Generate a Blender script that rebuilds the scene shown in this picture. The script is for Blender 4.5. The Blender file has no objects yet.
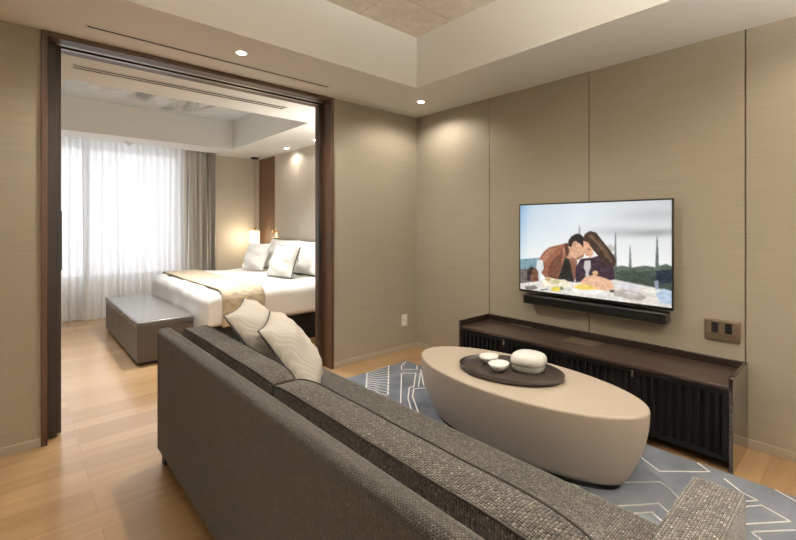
import bpy, bmesh, math, random
import numpy as np
from mathutils import Vector, Matrix
R = random.Random(7)
sc = bpy.context.scene
col = sc.collection
PI = math.pi

# ------------------------------------------------------------------ camera
cd = bpy.data.cameras.new('camera')
cam = bpy.data.objects.new('camera', cd); col.objects.link(cam)
cam.location = (-2.949, -3.532, 1.302)
cam.rotation_euler = (PI/2, 0, math.radians(43.650 - 90))
cd.sensor_width = 36; cd.lens = 426.226*36/796
cd.shift_x = -67/796; cd.shift_y = -45/796
cd.clip_start = 0.02; cd.clip_end = 200
sc.camera = cam

# ------------------------------------------------------------------ world (daylight beyond the bedroom window), exposure
w = bpy.data.worlds.new('daylight'); sc.world = w; w.use_nodes = True
bg = w.node_tree.nodes['Background']
bg.inputs[0].default_value = (0.93, 0.96, 1.0, 1); bg.inputs[1].default_value = 3.4
sc.view_settings.view_transform = 'Standard'; sc.view_settings.look = 'None'
sc.view_settings.gamma = 1; sc.view_settings.use_curve_mapping = False
sc.view_settings.exposure = 0.33
sc.cycles.max_bounces = 10; sc.cycles.diffuse_bounces = 6; sc.cycles.transparent_max_bounces = 12
sc.cycles.transmission_bounces = 6; sc.cycles.glossy_bounces = 4
sc.cycles.sample_clamp_indirect = 4; sc.cycles.caustics_reflective = False; sc.cycles.caustics_refractive = False
WARM = (1.0, 0.915, 0.78); NEUTRAL = (1.0, .985, .95); UP = (1.0, .945, .85)
P_DOWN, P_BED, P_PEND, P_COFFER, P_BCOF = 24, 7, 5, 88, 262; P_UP = 1380; P_BUP = 38
portal = bpy.data.lights.new('window_daylight_portal', 'AREA'); portal.shape = 'RECTANGLE'
portal.size = 3.3; portal.size_y = 1.95; portal.cycles.is_portal = True
po = bpy.data.objects.new('window_daylight_portal', portal); col.objects.link(po)
po.location = (-2.85, 4.47, 1.5); po.rotation_euler = (-PI/2, 0, 0)

# ------------------------------------------------------------------ materials
def mat(name, color=(.8,.8,.8), rough=.5, metal=0, spec=.5, coat=0, emit=None, estr=0, sheen=0):
    m = bpy.data.materials.new(name); m.use_nodes = True
    b = m.node_tree.nodes['Principled BSDF']
    b.inputs['Base Color'].default_value = (*color, 1); b.inputs['Roughness'].default_value = rough
    b.inputs['Metallic'].default_value = metal; b.inputs['Specular IOR Level'].default_value = spec
    b.inputs['Coat Weight'].default_value = coat; b.inputs['Sheen Weight'].default_value = sheen
    if emit: b.inputs['Emission Color'].default_value = (*emit, 1); b.inputs['Emission Strength'].default_value = estr
    m['b'] = 0
    return m
def N(m, t, **kw):
    n = m.node_tree.nodes.new(t)
    for k, v in kw.items():
        if k in n.inputs: n.inputs[k].default_value = v
        else: setattr(n, k, v)
    return n
def L(m, a, b): m.node_tree.links.new(a, b)
def bsdf(m): return m.node_tree.nodes['Principled BSDF']
def coords(m, scale=(1,1,1), rot=(0,0,0)):
    t = N(m, 'ShaderNodeTexCoord'); mp = N(m, 'ShaderNodeMapping')
    mp.inputs['Scale'].default_value = scale; mp.inputs['Rotation'].default_value = rot
    L(m, t.outputs['Object'], mp.inputs['Vector']); return mp.outputs[0]
def ramp(m, fac, c0, c1, p0=0., p1=1.):
    r = N(m, 'ShaderNodeValToRGB'); e = r.color_ramp.elements
    e[0].position = p0; e[1].position = p1; e[0].color = (*c0, 1); e[1].color = (*c1, 1)
    L(m, fac, r.inputs[0]); return r.outputs[0]
def noisy(name, c0, c1, scale=(1,1,1), nscale=5, rough=.5, bump=0, detail=4, dist=.01, **kw):
    m = mat(name, c0, rough, **kw)
    n = N(m, 'ShaderNodeTexNoise', Scale=nscale, Detail=detail); L(m, coords(m, scale), n.inputs['Vector'])
    L(m, ramp(m, n.outputs[0], c0, c1, .3, .7), bsdf(m).inputs['Base Color'])
    if bump:
        bp = N(m, 'ShaderNodeBump', Strength=bump, Distance=dist); L(m, n.outputs[0], bp.inputs['Height']); L(m, bp.outputs[0], bsdf(m).inputs['Normal'])
    return m
def mix(m, fac, a, b, mode='MIX'):
    x = N(m, 'ShaderNodeMix', data_type='RGBA', blend_type=mode)
    if isinstance(fac, (int, float)): x.inputs[0].default_value = fac
    else: L(m, fac, x.inputs[0])
    for s, v in ((x.inputs[6], a), (x.inputs[7], b)):
        if isinstance(v, tuple): s.default_value = (*v, 1)
        else: L(m, v, s)
    return x.outputs[2]

def oak_floor():
    m = mat('oak_floor', rough=.3, spec=.5, coat=.35)
    bsdf(m).inputs['Coat Roughness'].default_value = .16
    v = coords(m)
    br = N(m, 'ShaderNodeTexBrick', offset=.37, offset_frequency=3, squash=1)
    for k, x in (('Scale', 1), ('Mortar Size', .0012), ('Bias', 0), ('Brick Width', 1.35), ('Row Height', .125), ('Mortar Smooth', .3)): br.inputs[k].default_value = x
    br.inputs['Color1'].default_value = (0, 0, 0, 1); br.inputs['Color2'].default_value = (1, 1, 1, 1); br.inputs['Mortar'].default_value = (.3, .3, .3, 1)
    L(m, v, br.inputs['Vector'])
    base = ramp(m, br.outputs[0], (.385, .24, .12), (.49, .32, .168))
    g = N(m, 'ShaderNodeTexNoise', Scale=1, Detail=6, Roughness=.6); L(m, coords(m, (2.2, 26, 1)), g.inputs['Vector'])
    c = mix(m, .5, base, ramp(m, g.outputs[0], (.80, .76, .70), (1.12, 1.1, 1.08), .3, .7), 'MULTIPLY')
    c = mix(m, br.outputs['Fac'], c, (.30, .18, .095))
    L(m, c, bsdf(m).inputs['Base Color'])
    L(m, ramp(m, g.outputs[0], (.17,)*3, (.27,)*3), bsdf(m).inputs['Roughness'])
    bp = N(m, 'ShaderNodeBump', Strength=.12, Distance=.002, invert=True); L(m, br.outputs['Fac'], bp.inputs['Height']); L(m, bp.outputs[0], bsdf(m).inputs['Normal'])
    return m
def wallpaper(name, c0, c1, amount=.3):
    m = mat(name, c0, .75, spec=.25)
    n = N(m, 'ShaderNodeTexNoise', Scale=1, Detail=5, Roughness=.65); L(m, coords(m, (2.5, 2.5, 130)), n.inputs['Vector'])
    L(m, ramp(m, n.outputs[0], c0, c1, .25, .75), bsdf(m).inputs['Base Color'])
    bp = N(m, 'ShaderNodeBump', Strength=amount, Distance=.001); L(m, n.outputs[0], bp.inputs['Height']); L(m, bp.outputs[0], bsdf(m).inputs['Normal'])
    return m
def wood(name, c0, c1, axis=2, rough=.35, coat=0.):
    m = mat(name, c0, rough, coat=coat)
    s = [22, 22, 22]; s[axis] = 1.2
    n = N(m, 'ShaderNodeTexNoise', Scale=1, Detail=6, Roughness=.6, Distortion=.6); L(m, coords(m, tuple(s)), n.inputs['Vector'])
    L(m, ramp(m, n.outputs[0], c0, c1, .3, .7), bsdf(m).inputs['Base Color'])
    return m
def tweed(name, dark, light, fleck, w=.011, h=.0075, bump=.8):
    # coarse basket weave, mapped on whichever two axes the face lies in
    m = mat(name, dark, .9, spec=.2, sheen=.25)
    t = N(m, 'ShaderNodeTexCoord'); sx = N(m, 'ShaderNodeSeparateXYZ'); L(m, t.outputs['Object'], sx.inputs[0])
    g = N(m, 'ShaderNodeNewGeometry'); sn = N(m, 'ShaderNodeSeparateXYZ'); L(m, g.outputs['Normal'], sn.inputs[0])
    def comb(a, b):
        c = N(m, 'ShaderNodeCombineXYZ'); L(m, sx.outputs[a], c.inputs[0]); L(m, sx.outputs[b], c.inputs[1]); return c.outputs[0]
    def gt(i, th):
        ab = N(m, 'ShaderNodeMath', operation='ABSOLUTE'); L(m, sn.outputs[i], ab.inputs[0])
        q = N(m, 'ShaderNodeMath', operation='GREATER_THAN'); L(m, ab.outputs[0], q.inputs[0]); q.inputs[1].default_value = th; return q.outputs[0]
    v = mix(m, gt(0, .7), comb(0, 2), comb(2, 1)); v = mix(m, gt(2, .6), v, comb(0, 1))
    br = N(m, 'ShaderNodeTexBrick', offset=.5, offset_frequency=2)
    for k, x in (('Scale', 1), ('Mortar Size', .0016), ('Mortar Smooth', .9), ('Bias', -.15), ('Brick Width', w), ('Row Height', h)): br.inputs[k].default_value = x
    br.inputs['Color1'].default_value = (*dark, 1); br.inputs['Color2'].default_value = (*light, 1); br.inputs['Mortar'].default_value = (dark[0]*.25, dark[1]*.25, dark[2]*.25, 1)
    L(m, v, br.inputs['Vector'])
    wn = N(m, 'ShaderNodeTexNoise', Scale=140, Detail=2); L(m, v, wn.inputs['Vector'])
    c = mix(m, ramp(m, wn.outputs[0], (0,)*3, (1,)*3, .6, .74), br.outputs[0], fleck)
    big = N(m, 'ShaderNodeTexNoise', Scale=9, Detail=3); L(m, v, big.inputs['Vector'])
    c = mix(m, 1., c, ramp(m, big.outputs[0], (.85,)*3, (1.12,)*3, .3, .7), 'MULTIPLY')
    sl = N(m, 'ShaderNodeTexNoise', Scale=1, Detail=3, Roughness=.7); mp2 = N(m, 'ShaderNodeMapping'); mp2.inputs['Scale'].default_value = (130, 14, 1); L(m, v, mp2.inputs[0]); L(m, mp2.outputs[0], sl.inputs['Vector'])
    c = mix(m, 1., c, ramp(m, sl.outputs[0], (.4,)*3, (1.75,)*3, .3, .7), 'MULTIPLY')
    c = mix(m, br.outputs['Fac'], c, (dark[0]*.3, dark[1]*.3, dark[2]*.3))
    L(m, c, bsdf(m).inputs['Base Color'])
    bp = N(m, 'ShaderNodeBump', Strength=bump, Distance=.003, invert=True); L(m, br.outputs['Fac'], bp.inputs['Height']); L(m, bp.outputs[0], bsdf(m).inputs['Normal'])
    return m
def striped(name, c0, c1, freq, bump=.5, axis='X'):
    m = mat(name, c0, .8, spec=.2)
    t = N(m, 'ShaderNodeTexCoord'); wv = N(m, 'ShaderNodeTexWave', wave_type='BANDS', bands_direction=axis, Scale=freq, Distortion=.5, Detail=1)
    wv.inputs['Detail Scale'].default_value = .6
    L(m, t.outputs['Object'], wv.inputs['Vector']); L(m, ramp(m, wv.outputs[1], c0, c1, .35, .9), bsdf(m).inputs['Base Color'])
    bp = N(m, 'ShaderNodeBump', Strength=bump, Distance=.003); L(m, wv.outputs[1], bp.inputs['Height']); L(m, bp.outputs[0], bsdf(m).inputs['Normal'])
    return m
def sheer_mat():
    m = bpy.data.materials.new('sheer_voile'); m.use_nodes = True; nt = m.node_tree; nt.nodes.clear()
    o = N(m, 'ShaderNodeOutputMaterial'); tr = N(m, 'ShaderNodeBsdfTransparent'); tl = N(m, 'ShaderNodeBsdfTranslucent'); df = N(m, 'ShaderNodeBsdfDiffuse')
    tl.inputs[0].default_value = (.75, .755, .78, 1); df.inputs[0].default_value = (.80, .79, .76, 1)
    a = N(m, 'ShaderNodeMixShader'); a.inputs[0].default_value = .60; L(m, tl.outputs[0], a.inputs[1]); L(m, df.outputs[0], a.inputs[2])
    b = N(m, 'ShaderNodeMixShader'); b.inputs[0].default_value = .93; L(m, tr.outputs[0], b.inputs[1]); L(m, a.outputs[0], b.inputs[2])
    L(m, b.outputs[0], o.inputs[0]); return m
def marble_ceiling():
    m = mat('mottled_ceiling_paper', (.6,.5,.4), .7, spec=.2)
    n = N(m, 'ShaderNodeTexNoise', Scale=9, Detail=8, Roughness=.7, Distortion=.8); L(m, coords(m), n.inputs['Vector'])
    br = N(m, 'ShaderNodeTexBrick', offset=0, squash=1)
    for k, x in (('Scale', 1), ('Mortar Size', .004), ('Mortar Smooth', .4), ('Brick Width', .6), ('Row Height', .6)): br.inputs[k].default_value = x
    L(m, coords(m), br.inputs['Vector'])
    c = mix(m, br.outputs['Fac'], ramp(m, n.outputs[0], (.70, .64, .54), (.92, .86, .76), .3, .7), (.58, .51, .42))
    L(m, c, bsdf(m).inputs['Base Color']); return m
def mural():
    # soft blue grey paper with one grey, blade shaped figure
    m = mat('blue_grey_mural', (.5,.6,.65), .6, spec=.3)
    v = coords(m)
    n = N(m, 'ShaderNodeTexNoise', Scale=2.2, Detail=6, Distortion=1.); L(m, v, n.inputs['Vector'])
    c = ramp(m, n.outputs[0], (.60, .68, .72), (.76, .82, .85), .3, .7)
    mp = N(m, 'ShaderNodeMapping'); t = N(m, 'ShaderNodeTexCoord'); L(m, t.outputs['Object'], mp.inputs[0])
    mp.vector_type = 'TEXTURE'
    mp.inputs['Location'].default_value = (-1.75, 2.75, 0); mp.inputs['Rotation'].default_value = (0, 0, 0); mp.inputs['Scale'].default_value = (.68, .66, 50)
    g = N(m, 'ShaderNodeTexGradient', gradient_type='SPHERICAL'); L(m, mp.outputs[0], g.inputs[0])
    k = ramp(m, g.outputs[1], (0,)*3, (1,)*3, .01, .05)
    n2 = N(m, 'ShaderNodeTexNoise', Scale=1, Detail=4, Distortion=1.5); L(m, coords(m, (3.4, .9, 1), (0, 0, .6)), n2.inputs['Vector'])
    c2 = ramp(m, n2.outputs[0], (.26, .27, .275), (.74, .77, .79), .34, .58)
    L(m, mix(m, k, c, c2), bsdf(m).inputs['Base Color']); return m

M = dict(
 floor=oak_floor(),
 wall=wallpaper('beige_fabric_wallpaper', (.335, .298, .238), (.39, .348, .28)),
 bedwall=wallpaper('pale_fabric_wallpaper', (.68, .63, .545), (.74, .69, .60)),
 seam=mat('dark_joint', (.10, .075, .05), .8),
 base=mat('beige_baseboard', (.42, .375, .305), .5),
 ceil=mat('ceiling_paint', (.87, .875, .865), .8, spec=.2),
 marble=marble_ceiling(), mural=mural(),
 walnut=wood('walnut_casing', (.062, .030, .017), (.105, .054, .030), 2, .5),
 walnutx=wood('walnut_header', (.062, .030, .017), (.105, .054, .030), 0, .42),
 darkwood=wood('dark_door_edge', (.022, .012, .008), (.035, .02, .013), 2, .55),
 black=mat('black_plastic', (.008, .008, .009), .35),
 blackmatte=mat('black_matte', (.004, .004, .004), .8, spec=.2),
 alu=mat('brushed_aluminium', (.45, .43, .42), .35, metal=.9),
 bronze=mat('bronze_plate', (.30, .235, .17), .38, metal=.75),
 brass=mat('brass', (.75, .52, .25), .25, metal=1),
 white=mat('white_plastic', (.78, .77, .74), .4),
 frame=mat('white_window_frame', (.7, .7, .7), .5),
 sheer=sheer_mat(),
 drape=noisy('taupe_curtain_fabric', (.63, .61, .575), (.71, .69, .655), (60, 60, 3), 1, .85, .3, dist=.002),
 drapeedge=noisy('grey_curtain_edge', (.36, .34, .32), (.43, .41, .385), (60, 60, 3), 1, .85, .3, dist=.002),
 espresso=wood('espresso_wood', (.011, .007, .0055), (.019, .012, .010), 1, .3, coat=.2),
 espressotop=wood('espresso_top', (.038, .023, .018), (.058, .036, .029), 1, .3, coat=.25),
 slat=mat('black_stained_slats', (.0045, .0036, .0033), .6, spec=.2),
 lacquer=mat('glossy_brown_lacquer', (.035, .022, .016), .04, spec=.9, coat=1),
 sofa=tweed('brown_grey_tweed', (.034, .029, .0245), (.135, .118, .10), (.42, .385, .34)),
 sofaback=tweed('brown_grey_tweed_fine_shaded', (.034, .029, .0245), (.095, .083, .070), (.20, .18, .155), .008, .005, .4),  # same tweed in a finer weave, darkened for the shaded back
 seat=tweed('lit_brown_tweed', (.13, .112, .092), (.22, .195, .165), (.30, .275, .24), .008, .005, .4),  # unused lit copy of the sofa tweed for the seat
 arm=tweed('lit_ribbed_tweed', (.13, .115, .098), (.26, .235, .205), (.42, .39, .35), .014, .0085, .9),  # unused copy too, overhead light on the arms put into its colour
 piping=mat('dark_piping', (.03, .025, .021), .8),
 foot=mat('dark_sofa_foot', (.012, .009, .008), .4),
 cushion=striped('pale_striped_cushion_cloth', (.55, .52, .475), (.62, .59, .54), 24, .28, 'Y'),
 navy=mat('navy_piping', (.012, .012, .03), .6),
 leather=noisy('taupe_leather', (.46, .39, .32), (.50, .425, .35), (1,1,1), 180, .45, .12, dist=.001),
 leatherside=noisy('taupe_leather_side', (.46, .39, .32), (.50, .425, .35), (1,1,1), 180, .45, .12, dist=.001),
 plinth=mat('dark_plinth', (.012, .010, .009), .5),
 tray=noisy('dark_brown_tray', (.040, .030, .026), (.052, .040, .034), (1,1,1), 90, .35),
 ceramic=mat('white_ceramic', (.80, .80, .78), .25),
 celadon=mat('pale_grey_ceramic', (.52, .53, .50), .3),
 rug=noisy('blue_grey_rug_pile', (.125, .138, .172), (.24, .262, .312), (1,1,1), 4.5, .95, .25, 8, .004, spec=.1),
 rugline=mat('white_rug_line', (.82, .82, .82), .9, spec=.1),
 linen=noisy('white_bed_linen', (.76, .75, .73), (.80, .79, .77), (1,1,1), 3, .85, .25, dist=.02),
 bedcush=noisy('white_cushion_cloth', (.66, .64, .60), (.74, .72, .68), (1,1,1), 60, .85, .2, dist=.002),
 runner=noisy('woven_tan_runner', (.40, .315, .20), (.68, .59, .45), (14, 90, 14), 1, .75, .5, 5, .004),
 runnertop=None,
 bedbase=mat('black_bed_base', (.010, .009, .009), .7),
 mattress=mat('grey_mattress_ticking', (.40, .39, .38), .9),
 headboard=noisy('taupe_headboard_cloth', (.29, .255, .21), (.33, .29, .24), (1,1,1), 120, .85, .2, dist=.001),
 panel=noisy('padded_wall_panel', (.60, .54, .46), (.65, .585, .50), (60, 60, 4), 1, .8, .15, dist=.001),
 strip=wood('brown_wood_strip', (.15, .075, .038), (.20, .105, .055), 2, .3),
 ottotop=noisy('grey_brown_leather_top', (.105, .095, .088), (.13, .12, .11), (1,1,1), 70, .26, .12, dist=.001),
 ottoside=noisy('brown_leather_side', (.072, .056, .045), (.09, .071, .058), (1,1,1), 70, .4, .12, dist=.001),
 crystal=mat('frosted_crystal', (.9, .86, .8), .25, emit=(1, .80, .55), estr=1.05),
 lamp=mat('downlight_lens', (1, 1, 1), .5, emit=(1, .93, .82), estr=25),
 readlamp=mat('reading_lamp_lens', (1, 1, 1), .5, emit=(1, .78, .45), estr=6),
)
def screen_mat():
    m = mat('television_picture', (.01, .01, .01), .3, spec=.3)
    a = N(m, 'ShaderNodeVertexColor', layer_name='picture')
    L(m, a.outputs[0], bsdf(m).inputs['Emission Color']); bsdf(m).inputs['Emission Strength'].default_value = .88
    return m
M['screen'] = screen_mat()
def glass():
    m = bpy.data.materials.new('window_glass'); m.use_nodes = True; m.node_tree.nodes.clear()
    o = N(m, 'ShaderNodeOutputMaterial'); tr = N(m, 'ShaderNodeBsdfTransparent'); gl = N(m, 'ShaderNodeBsdfGlossy', Roughness=0.)
    tr.inputs[0].default_value = (.95, .95, .95, 1)
    a = N(m, 'ShaderNodeMixShader'); a.inputs[0].default_value = .06; L(m, tr.outputs[0], a.inputs[1]); L(m, gl.outputs[0], a.inputs[2]); L(m, a.outputs[0], o.inputs[0])
    return m
M['glass'] = glass()

# ------------------------------------------------------------------ mesh helpers
class MB:
    def __init__(s): s.bm = bmesh.new(); s.mats = []
    def mi(s, m):
        if m not in s.mats: s.mats.append(m)
        return s.mats.index(m)
    def box(s, x0, x1, y0, y1, z0, z1, m, bevel=0, seg=3, T=None):
        g = bmesh.ops.create_cube(s.bm, size=1)['verts']
        for v in g: v.co = Vector(((x0+x1)/2 + v.co.x*(x1-x0), (y0+y1)/2 + v.co.y*(y1-y0), (z0+z1)/2 + v.co.z*(z1-z0)))
        fs = {f for v in g for f in v.link_faces}; i = s.mi(m)
        for f in fs: f.material_index = i
        if bevel:
            es = {e for v in g for e in v.link_edges}
            r = bmesh.ops.bevel(s.bm, geom=list(es), offset=bevel, segments=seg, affect='EDGES', profile=.5, clamp_overlap=True)
            for f in r['faces']: f.material_index = i; f.smooth = True
            g = list({v for f in r['faces'] for v in f.verts})
        if T:
            for v in g: v.co = T @ v.co
        return s
    def tube(s, pts, r, m, n=8, closed=False):
        P = [Vector(p) for p in pts]; k = len(P); i = s.mi(m); rings = []
        for a in range(k):
            if closed: d = P[(a+1) % k] - P[a-1]
            else: d = P[min(a+1, k-1)] - P[max(a-1, 0)]
            d.normalize(); ref = Vector((0, 0, 1)) if abs(d.z) < .9 else Vector((1, 0, 0))
            u = d.cross(ref).normalized(); v = d.cross(u)
            rings.append([s.bm.verts.new(P[a] + u*math.cos(2*PI*j/n)*r + v*math.sin(2*PI*j/n)*r) for j in range(n)])
        for a in range(k if closed else k-1):
            A, B = rings[a], rings[(a+1) % k]
            for j in range(n):
                f = s.bm.faces.new((A[j], A[(j+1) % n], B[(j+1) % n], B[j])); f.material_index = i; f.smooth = True
        if not closed:
            for ring in (rings[0][::-1], rings[-1]):
                f = s.bm.faces.new(ring); f.material_index = i
        return s
    def loft(s, rings, m, cap0=True, cap1=True, smooth=True, closed=True):
        i = s.mi(m); V = [[s.bm.verts.new(p) for p in r] for r in rings]; n = len(V[0])
        for A, B in zip(V, V[1:]):
            for j in range(n if closed else n-1):
                f = s.bm.faces.new((A[j], A[(j+1) % n], B[(j+1) % n], B[j])); f.material_index = i; f.smooth = smooth
        if cap0: f = s.bm.faces.new(V[0][::-1]); f.material_index = i
        if cap1: f = s.bm.faces.new(V[-1]); f.material_index = i
        return s
    def lathe(s, prof, m, c=(0, 0, 0), sx=1, sy=1, n=40, e=2., rot=0, cap0=True, cap1=True):
        # rings of a superellipse of exponent e
        rings = []
        for r, z in prof:
            ring = []
            for j in range(n):
                a = 2*PI*j/n; ca, sa = math.cos(a), math.sin(a)
                x = sx*r*math.copysign(abs(ca)**(2/e), ca); y = sy*r*math.copysign(abs(sa)**(2/e), sa)
                ring.append((c[0] + x*math.cos(rot) - y*math.sin(rot), c[1] + x*math.sin(rot) + y*math.cos(rot), c[2] + z))
            rings.append(ring)
        return s.loft(rings, m, cap0, cap1)
    def grid(s, fn, nu, nv, m, smooth=True):
        i = s.mi(m); V = [[s.bm.verts.new(fn(a/nu, b/nv)) for b in range(nv+1)] for a in range(nu+1)]
        for a in range(nu):
            for b in range(nv):
                f = s.bm.faces.new((V[a][b], V[a+1][b], V[a+1][b+1], V[a][b+1])); f.material_index = i; f.smooth = smooth
        return s
    def build(s, name, parent=None, kind=None, label=None, recalc=True):
        if recalc: bmesh.ops.recalc_face_normals(s.bm, faces=s.bm.faces[:])
        me = bpy.data.meshes.new(name); s.bm.to_mesh(me); s.bm.free()
        for m in s.mats: me.materials.append(m)
        o = bpy.data.objects.new(name, me); col.objects.link(o)
        if parent:
            o.parent = parent
            mw = world_of(parent); o.matrix_parent_inverse = mw.inverted()
        if kind: o['kind'] = kind
        if label: o['label'] = label
        return o
def world_of(o):
    m = Matrix.LocRotScale(o.location, o.rotation_euler, o.scale)
    return (world_of(o.parent) @ o.matrix_parent_inverse @ m) if o.parent else m
def tag(o, label, cat, group=None):
    o['label'] = label; o['category'] = cat
    if group: o['group'] = group
    return o
def thing(name, label, cat, loc, group=None):
    o = bpy.data.objects.new(name, None); col.objects.link(o); o.location = loc; o.empty_display_size = .1
    return tag(o, label, cat, group)
def spot(parent, loc, power, angle, blend=.6, color=WARM, size=.03, rot=(0, 0, 0)):
    l = bpy.data.lights.new('lamp_light', 'SPOT'); l.energy = power; l.spot_size = math.radians(angle); l.spot_blend = blend
    l.color = color; l.shadow_soft_size = size
    o = bpy.data.objects.new('lamp_light', l); col.objects.link(o); o.location = loc; o.rotation_euler = rot
    if parent: o.parent = parent; o.matrix_parent_inverse = world_of(parent).inverted()
    return o

# ------------------------------------------------------------------ the setting
H, T = 2.45, 0.28            # low ceiling ring, partition thickness
XL, YB, YF = -4.6, -5.4, 4.42
MB().box(XL-.2, .2, YB-.2, 4.8, -.12, 0, M['floor']).build('floor', kind='structure')

# television wall: separate panels with narrow dark joints
b = MB(); b.box(.012, .2, YB-.2, T, 0, H+.5, M['seam'])
edges = [0.0, -1.026, -2.002, -2.996, -3.98, -4.96, YB]
for a, c in zip(edges, edges[1:]): b.box(0, .02, c+.004, a-(.004 if a else 0), .0, H, M['wall'])
b.build('wall_right', kind='structure')
# partition with the wide opening; hollow so that the sliding leaves run inside it
b = MB()
for x0, x1 in ((XL, -2.857), (-.975, 0)):
    b.box(x0, x1, 0, .05, 0, H, M['wall']); b.box(x0, x1, T-.05, T, 0, H, M['wall'])
b.build('wall_far', kind='structure')
MB().box(XL-.15, XL, YB-.2, 4.8, 0, H+.5, M['wall']).build('wall_left', kind='structure')
MB().box(XL, 0, YB-.15, YB, 0, H+.5, M['wall']).build('wall_back', kind='structure')
MB().box(0, .2, T, 4.8, 0, H+.5, M['bedwall']).build('wall_bedroom_right', kind='structure')
b = MB()     # window wall: solid pier on the right, wall below and above the window
b.box(-.70, 0, 4.30, 4.62, 0, H, M['bedwall'])
WX0, WX1, WZ0, WZ1 = -4.45, -1.15, .53, 2.42
b.box(XL, -.70, YF, 4.62, 0, WZ0, M['bedwall']); b.box(XL, -.70, YF, 4.62, WZ1, H+.2, M['bedwall'])
b.box(WX1, -.70, YF, 4.62, WZ0, WZ1, M['bedwall']); b.box(XL, WX0, YF, 4.62, WZ0, WZ1, M['bedwall'])
b.build('wall_bedroom_far', kind='structure')

def ring_ceiling(name, X0, X1, Y0, Y1, cx0, cx1, cy0, cy1, ztop, inner):
    b = MB()
    b.box(X0, X1, Y0, cy0, H, ztop+.1, M['ceil']); b.box(X0, X1, cy1, Y1, H, ztop+.1, M['ceil'])
    b.box(X0, cx0, cy0, cy1, H, ztop+.1, M['ceil']); b.box(cx1, X1, cy0, cy1, H, ztop+.1, M['ceil'])
    b.box(cx0, cx1, cy0, cy1, ztop, ztop+.1, inner)
    return b
ring_ceiling('c', XL, 0, YB, T, -3.95, -.646, -4.75, -.773, 2.87, M['marble']).build('ceiling', kind='structure')
b = ring_ceiling('c', XL, 0, T, 4.06, -2.70, -.695, 1.05, 3.50, 2.86, M['mural'])
b.box(-.70, 0, 4.06, 4.62, H, 2.8, M['ceil']); b.box(XL, -.70, 4.06, 4.62, 2.60, 2.8, M['ceil'])
b.build('ceiling_bedroom', kind='structure')

b = MB()     # window
for x in (WX0, -3.38, -2.30, WX1-.05): b.box(x, x+.05, 4.47, 4.53, WZ0, WZ1, M['frame'])
for z in (WZ0, WZ1-.05): b.box(WX0, WX1, 4.475, 4.525, z, z+.05, M['frame'])
win = b.build('window_1', kind='structure')
MB().box(WX0+.03, WX1-.03, 4.497, 4.503, WZ0+.03, WZ1-.03, M['glass']).build('pane', win)

def baseboard(name, x0, x1, y0, y1, m):
    return MB().box(x0, x1, y0, y1, 0, .052, m, .002, 1).build(name, kind='structure')
baseboard('baseboard_right', -.007, 0, YB, 0, M['base'])
b = MB(); b.box(XL, -2.857, -.007, 0, 0, .052, M['base'], .002, 1); b.box(-.975, -.007, -.007, 0, 0, .052, M['base'], .002, 1); b.build('baseboard_far', kind='structure')
baseboard('baseboard_bedroom_far', -.70, 0, 4.293, 4.30, M['base'])

# walnut lining of the opening
b = MB()
b.box(-2.857, -2.829, -.012, .052, 0, H, M['walnut'], .002, 1); b.box(-2.857, -2.829, T-.052, T+.012, 0, H, M['walnut'], .002, 1)
b.box(-1.003, -.975, -.012, T+.012, 0, H, M['walnut'], .002, 1)
b.build('trim_1', kind='structure')
b = MB()
b.box(-2.829, -1.003, -.012, .0, 2.418, H, M['walnutx']); b.box(-2.829, -1.003, 0, .122, 2.420, H, M['walnutx'])
b.box(-2.829, -1.003, .122, .18, 2.432, H, M['blackmatte']); b.box(-2.829, -1.003, .18, T+.012, 2.420, H, M['walnutx'])
for y0, y1 in ((.098, .122), (.18, .204)): b.box(-2.829, -1.003, y0, y1, 2.4185, 2.420, M['alu'])
b.build('trim_2', kind='structure')

# sliding leaves resting in their pockets, only their edges showing
def leaf(name, x0, x1, y0, y1, xedge, out):
    d = MB().box(x0, x1, y0, y1, .008, 2.415, M['darkwood'], .002, 1).build(name, kind='structure')
    MB().box(xedge-.004, xedge+.004, y0-.0015, y1+.0015, 1.02, 1.39, M['black'], .001, 1).build('edge_pull', d)
leaf('door_1', -3.75, -2.786, .075, .105, -2.786, 1)
leaf('door_2', -3.74, -2.764, .125, .160, -2.764, 1)
leaf('door_3', -1.036, -.12, .150, .190, -1.036, -1)

# padded wall lining behind the bed
b = MB()
b.box(-.012, 0, 3.612, 4.29, 0, H, M['strip'])
e = [3.606, 2.742, 1.86, .98, T+.02]
for a, c in zip(e, e[1:]): b.box(-.022, 0, c+.003, a-.003, 0, H, M['panel'], .003, 2)
b.build('trim_3', kind='structure')

# ------------------------------------------------------------------ ceiling fittings
def slot_vent(loc, Lx, Wy, louvres, label):
    t = thing('ceiling_vent', label, 'air vent', (loc[0], loc[1], H), None)
    x0, x1, y0, y1 = loc[0]-Lx/2, loc[0]+Lx/2, loc[1]-Wy/2, loc[1]+Wy/2
    f = .012
    b = MB(); b.box(x0-f, x1+f, y0-f, y0, H-.004, H, M['white']); b.box(x0-f, x1+f, y1, y1+f, H-.004, H, M['white'])
    b.box(x0-f, x0, y0, y1, H-.004, H, M['white']); b.box(x1, x1+f, y0, y1, H-.004, H, M['white']); b.build('frame', t)
    MB().box(x0, x1, y0, y1, H-.0012, H, M['blackmatte']).build('slot', t)
    for k in range(louvres):
        y = y0 + Wy*(k+1)/(louvres+1)
        MB().box(x0, x1, y-.011, y+.011, H-.004, H-.0012, M['ceil']).build('louvre', t)
    return t
slot_vent((-1.924, -.262), 1.50, .026, 0, 'long thin slot vent in the living room ceiling above the wooden opening')
slot_vent((-1.909, .640), 1.53, .085, 1, 'louvred slot vent in the bedroom ceiling just past the opening')

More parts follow.
